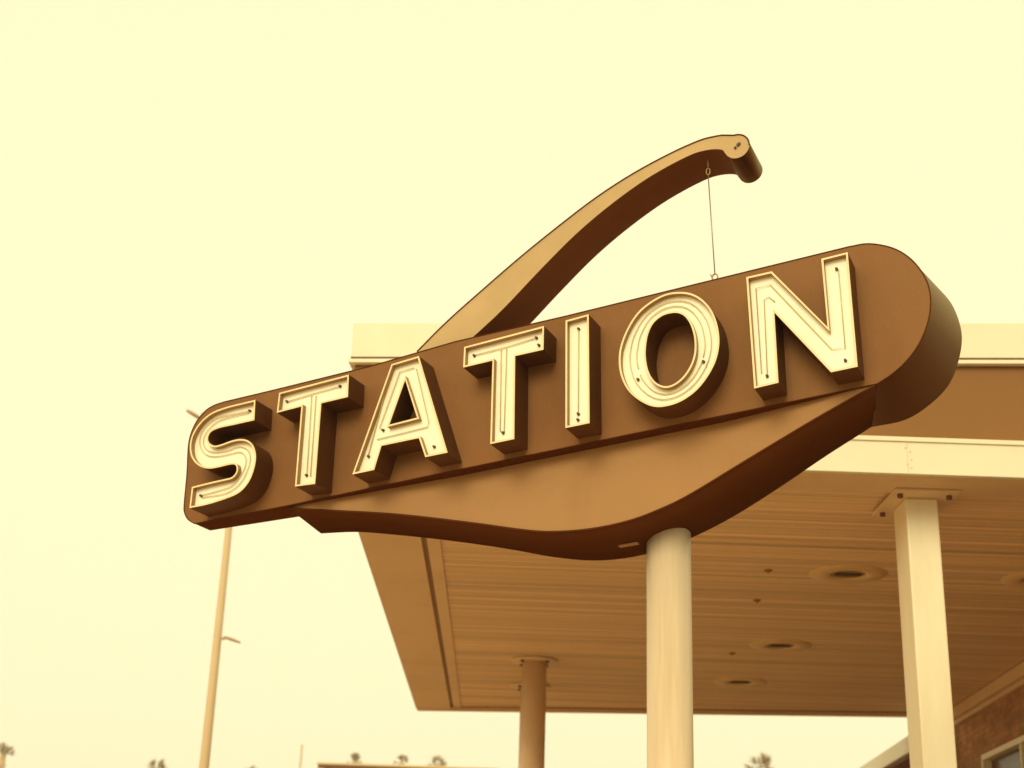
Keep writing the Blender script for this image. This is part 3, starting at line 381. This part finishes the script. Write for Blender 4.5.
for x, y, lb in ((2.48, 13.21, 'small dark round hook plate on canopy planks left of the nearest recessed lamp'),
                 (2.6, 14.5, 'small dark round hook plate on canopy planks between nearest and middle lamps'),
                 (2.81, 17.45, 'small dark round hook plate on canopy planks left of the middle recessed lamp')):
    b = MB(); b.tube([(x, y, zs + .003), (x, y, zs - .012)], [.042, .036], 16); b.tube([(x, y, zs - .012), (x, y, zs - .026)], .014, 8)
    tag(b.build('hook_plate', M['seam'], None, (x, y, zs)), lb, 'hook plate', 'hook plates on the canopy soffit')

# ------------------------------------------------------------------ brick building on the right
w0 = Vector((6.389, 17.622, 0)); wd = Vector((.276, 3.711, 0)).normalized(); wn = Vector((wd.y, -wd.x, 0))   # wn points into the building
TW = Matrix((( wd.x, wn.x, 0, w0.x), (wd.y, wn.y, 0, w0.y), (0, 0, 1, 0), (0, 0, 0, 1)))
BO = tuple(w0)
bld = thing('brick_building', BO, 'brick station building with a framed window beneath the dark right end of the canopy', 'building')
S0, S1 = -8.5, 12.0
b = MB(); ZT = 4.42
wl = [(S0, -8.2), (S1, 0)]
# wall with a window opening (s from -1.4 to 2.29, z 1.1 to 4.0)
ws0, ws1, wz0, wz1 = -1.6, 2.25, 1.0, 4.02
cells = [(S0, ws0, 0, 4.62), (ws1, S1, 0, 4.62), (ws0, ws1, 0, wz0), (ws0, ws1, wz1, 4.62)]
def ev(s_): return s_
def topz(s_): return 4.62
bmw = MB()
for a, c, z0, z1 in cells:
    zz = z1
    bmw.box(a, c, 0, .22, z0, zz, T=TW)
wall = bmw.build('wall', M['brick'], bld, BO)
uvl = wall.data.uv_layers.new(name='UVMap')
for p in wall.data.polygons:
    for li in p.loop_indices:
        co = wall.data.vertices[wall.data.loops[li].vertex_index].co
        s_ = co.dot(wd); t_ = co.dot(wn); uvl.data[li].uv = (s_ + t_, co.z)
b = MB(); b.box(S0, S1 - .02, .23, 5, 0, 4.6, T=TW); b.build('inner_block', M['stucco'], bld, BO)
b = MB(); b.box(S0, 4.1, -.10, -.002, 4.67, 4.818, T=TW); b.box(S0, 4.1, -.05, -.003, 4.60, 4.664, T=TW); b.build('cornice', M['beam'], bld, BO, bevel=.008)
b = MB()
fw = .075
for a, c, z0, z1 in ((ws0, ws1, wz1 - fw, wz1), (ws0, ws1, wz0, wz0 + fw), (ws1 - fw, ws1, wz0 + fw, wz1 - fw), (ws0, ws0 + fw, wz0 + fw, wz1 - fw), (.3, .36, wz0 + fw, wz1 - fw)):
    b.box(a + .002, c - .002, -.045, .10, z0 + .001, z1 - .001, T=TW)
win = b.build('window', M['col'], bld, BO, bevel=.006)
b = MB(); b.box(ws0 + .07, ws1 - .07, .07, .08, wz0 + .07, wz1 - .07, T=TW); b.build('pane', M['glass'], win, BO)
# lower eave beyond the canopy
b = MB(); b.box(3.95, S1 + .3, -.62, 3, 4.26, 4.5, T=TW); ea = b.build('eave', M['white'], bld, BO, bevel=.01)
b = MB(); b.box(4.0, S1 + .2, -.56, 2.9, 4.22, 4.258, T=TW); b.build('shadow_strip', M['darkgap'], ea, BO)

# ------------------------------------------------------------------ low building far left
LX0, LX1, LY = -5.37, .12, 45.
LO = (-2.6, 48, 0)
lb_ = thing('flat_roofed_building', LO, 'low pale building with a flat cream roof edge, far off below the sign', 'building')
b = MB(); b.box(LX0 + .3, LX1 - .2, LY + .4, LY + 8, 0, 6.055); b.build('wall', M['stucco'], lb_, LO)
b = MB(); b.box(LX0, LX1, LY, LY + 8.4, 6.15, 6.225); r_ = b.build('roof', M['fasciafar'], lb_, LO, bevel=.02)
b = MB(); b.box(LX0 + .04, LX1 - .04, LY + .04, LY + 8.3, 6.06, 6.148); b.build('shadow_strip', M['darkgap'], r_, LO)
for x in (LX0 + .12, LX0 + 1.85):
    b = MB(); b.box(x - .09, x + .09, LY + .06, LY + .38, 0, 6.14); b.build('pilaster', M['fasciafar'], lb_, LO)
for x in (-4.6, -2.6, -.9):
    b = MB(); b.box(x - .5, x + .5, LY + .36, LY + .41, 1.2, 3.2); f_ = b.build('window', M['fasciafar'], lb_, LO)
    b = MB(); b.box(x - .43, x + .43, LY + .34, LY + .362, 1.27, 3.13); b.build('pane', M['glass'], f_, LO)

# ------------------------------------------------------------------ street lamp, mast
px_, py_ = -5.05, 26.
SL = (px_, py_, 0)
sl_ = thing('street_lamp', SL, 'tall slim pale street lamp pole behind the left end of the sign', 'street lamp')
b = MB(); b.tube([(px_, py_, 0), (px_, py_, 4.1), (px_, py_, 10.75)], [.105, .088, .052], 16); pl = b.build('pole', M['farpaint'], sl_, SL)
b = MB(); b.tube([(px_, py_, 10.66), (px_ - .5, py_, 10.60), (px_ - .74, py_, 10.60)], .03, 8); b.build('lamp_arm', M['farpaint'], sl_, SL)
def head(cx, cz, L_, w, name, tilt=-.55):
    b = MB(); n = 10; rings = []
    for i in range(7):
        t = i / 6; r = w * (.45 + .55 * math.sin(math.pi * (.15 + .8 * t)))
        rings.append([Vector((cx + (t - .5) * L_, py_ + r * 1.6 * math.cos(2 * math.pi * k / n), cz - tilt * (t - .5) * L_ + r * (.55 if math.sin(2 * math.pi * k / n) < 0 else 1) * math.sin(2 * math.pi * k / n))) for k in range(n)])
    b.add([q for r in rings for q in r], [(i * n + k, i * n + (k + 1) % n, (i + 1) * n + (k + 1) % n, (i + 1) * n + k) for i in range(6) for k in range(n)], 0, True)
    b.add(rings[0], [tuple(range(n))]); b.add(rings[-1], [tuple(range(n))])
    return b.build(name, M['lampmetal'], sl_, SL)
head(-5.9, 10.56, .34, .05, 'lamp_head', .55)
b = MB(); b.tube([(px_ + .06, py_, 6.37), (px_ + .14, py_, 6.36)], .025, 8); b.build('bracket', M['farpaint'], sl_, SL)
head(px_ + .27, 6.34, .30, .035, 'sensor_box', .3)
mx_, my_ = -10.41, 80.
b = MB(); b.tube([(mx_, my_, 0), (mx_, my_, 10.7)], [.09, .05], 8)
tag(b.build('mast', M['farpaint'], None, (mx_, my_, 0)), 'thin bare mast far away, just left of the flat roofed building', 'mast')

# ------------------------------------------------------------------ palms
def palm(x, y, h, size, seed, lb, nfr=11, fan=True):
    rnd = random.Random(seed)
    o = thing('palm_tree', (x, y, 0), lb, 'palm tree', 'palm trees on the skyline'); org = (x, y, 0)
    lean = rnd.uniform(-.25, .25); tz = h - size * .93
    b = MB(); b.tube([(x, y, 0), (x + lean * .3, y, tz * .5), (x + lean, y, tz)], [.42, .34, .3], 10); b.build('trunk', M['bark'], o, org)
    c = Vector((x + lean, y, tz)); b = MB()
    for i in range(nfr):
        az = i * 2.4 + rnd.uniform(-.3, .3); el = math.radians(rnd.uniform(-15, 80))
        d = Vector((math.cos(az) * math.cos(el), math.sin(az) * math.cos(el), math.sin(el)))
        base = c + d * size * rnd.uniform(.2, .42); b.tube([c, base], .025, 4, cap=False)
        for j in range(15):
            dd = (d + Vector((rnd.gauss(0, .38), rnd.gauss(0, .38), rnd.gauss(.08, .34)))).normalized()
            l2 = size * rnd.uniform(.42, .62); pr = dd.cross(Vector((rnd.gauss(0, 1), rnd.gauss(0, 1), rnd.gauss(0, 1)))).normalized() * size * .034
            tip = base + dd * l2; midp = base + dd * l2 * .45
            b.add([base, midp + pr, tip, midp - pr], [(0, 1, 2), (0, 2, 3)])
    b.build('crown', M['frond'], o, org)
    b = MB()
    for i in range(26):
        az = rnd.uniform(0, 2 * math.pi); z0 = tz - rnd.uniform(size * .3, size * 1.3)
        d = Vector((math.cos(az), math.sin(az), 0)); p0 = Vector((x + lean, y, z0)) + d * .12
        s2 = d.cross(UP) * .12
        p1 = p0 + d * .25 - UP * rnd.uniform(.5, .9)
        b.add([p0, p1 + s2, p1 - UP * .25, p1 - s2], [(0, 1, 2), (0, 2, 3)])
    b.build('dry_skirt', M['deadfrond'], o, org)
    return o
FAR = 150.
for bx, top_, size, seed, lb in (
    (14.35, 11.25, 1.12, 1, 'fan palm rising between the round sign post and the square column'),
    (-7.65, 10.45, .62, 2, 'small palm above the left end of the flat roofed building'),
    (-4.95, 10.42, .52, 3, 'small palm above the middle of the flat roof, left of its neighbour'),
    (-3.0, 10.5, .72, 4, 'bushy palm above the flat roof nearest the back canopy columns'),
    (-18.1, 9.85, .8, 5, 'low palm at the bottom edge just left of the street lamp pole'),
    (-26.4, 10.45, .75, 6, 'palm in the far bottom left corner of the photograph'),
    (-12.9, 9.62, .7, 8, 'palm barely showing at the bottom edge right of the street lamp')):
    k = FAR / 80
    palm(bx * k, FAR, 1.6 + (top_ - 1.6) * k, size * k, seed, lb)

# ------------------------------------------------------------------ ground (below the frame, but it bounces the light)
def sheet(name, x0, x1, y0, y1, z, m):
    b = MB(); b.add([(x0, y0, z), (x1, y0, z), (x1, y1, z), (x0, y1, z)], [(0, 1, 2, 3)]); return tag(b.build(name, M[m]), kind='structure')
sheet('ground', -3000, 3000, -3000, 3000, -.012, 'ground')
sheet('road', -400, 400, 29, 40, -.006, 'asphalt')
sheet('forecourt', -16, 3.6, -16, 25, -.002, 'concrete')
sheet('bounce_cut_sheet', 3.6, 18, -16, 25, -.002, 'asphalt')  # added dark sheet, unseen, cuts ground bounce to the right of the soffit
b = MB(); b.box(PX - 1.1, PX + 1.1, PY - .7, PY + .7, 0, .149); tag(b.build('kerb_island', M['concrete'], bevel=.03), kind='structure')

# ------------------------------------------------------------------ haze
HAZE = .001
hm = bpy.data.materials.new('haze_air'); hm.use_nodes = True; hn = hm.node_tree; hn.nodes.remove(hn.nodes['Principled BSDF'])
hv = hn.nodes.new('ShaderNodeVolumePrincipled'); hv.inputs['Color'].default_value = (1, .99, .95, 1); hv.inputs['Density'].default_value = HAZE; hv.inputs['Anisotropy'].default_value = .2
hn.links.new(hv.outputs['Volume'], hn.nodes['Material Output'].inputs['Volume'])
b = MB(); b.box(-3010, 3010, -3010, 3010, -1.1, 21); tag(b.build('haze', hm), kind='stuff')

# ------------------------------------------------------------------ light
SUN_EL, SUN_AZ = math.radians(25), math.radians(-158)     # azimuth from +Y towards +X: behind the camera, to the left
sd = Vector((math.sin(SUN_AZ) * math.cos(SUN_EL), math.cos(SUN_AZ) * math.cos(SUN_EL), math.sin(SUN_EL)))
w = bpy.data.worlds.new('World'); sc.world = w; w.use_nodes = True
nt = w.node_tree; bg = nt.nodes['Background']
sky = nt.nodes.new('ShaderNodeTexSky'); sky.sky_type = 'NISHITA'; sky.sun_disc = False
sky.sun_elevation = SUN_EL; sky.sun_rotation = SUN_AZ; sky.air_density = 1.; sky.dust_density = 6.; sky.ozone_density = 1.
bw = nt.nodes.new('ShaderNodeRGBToBW'); nt.links.new(sky.outputs['Color'], bw.inputs['Color'])
pw_ = nt.nodes.new('ShaderNodeMath'); pw_.operation = 'POWER'; pw_.inputs[1].default_value = .04; nt.links.new(bw.outputs['Val'], pw_.inputs[0])
mu = nt.nodes.new('ShaderNodeMix'); mu.data_type = 'RGBA'; mu.blend_type = 'MULTIPLY'; mu.inputs['Factor'].default_value = 1
mu.inputs['A'].default_value = (10.9, 9.85, 6.0, 1); nt.links.new(pw_.outputs['Value'], mu.inputs['B'])
nt.links.new(mu.outputs['Result'], bg.inputs['Color']); bg.inputs['Strength'].default_value = .1
s = bpy.data.lights.new('sun', 'SUN'); s.energy = 2.1; s.angle = math.radians(28); s.color = (1, .92, .64)
so = bpy.data.objects.new('sun', s); COL.objects.link(so); so.rotation_euler = sd.to_track_quat('Z', 'Y').to_euler(); so.location = (-6, -10, 14)

# ------------------------------------------------------------------ camera
Rc = [[0.9994048, -0.0146945, 0.0312117], [-0.0343911, -0.3532747, 0.9348873], [-0.0027114, -0.9354042, -0.3535698]]      # columns: camera axes in world = transpose of this
cam = bpy.data.cameras.new('camera'); co = bpy.data.objects.new('camera', cam); COL.objects.link(co)
Mx = Matrix(Rc).transposed().to_4x4(); Mx.translation = Vector((0, 0, 1.6)); co.matrix_world = Mx
cam.sensor_width = 36; cam.lens = 36 * 1450 / 1024; cam.clip_start = .05; cam.clip_end = 6000
cam.dof.use_dof = True; cam.dof.focus_distance = 6.9; cam.dof.aperture_fstop = 2.8
sc.camera = co
vs = sc.view_settings; vs.view_transform = 'Standard'; vs.look = 'None'; vs.exposure = 0; vs.gamma = 1; vs.use_curve_mapping = False
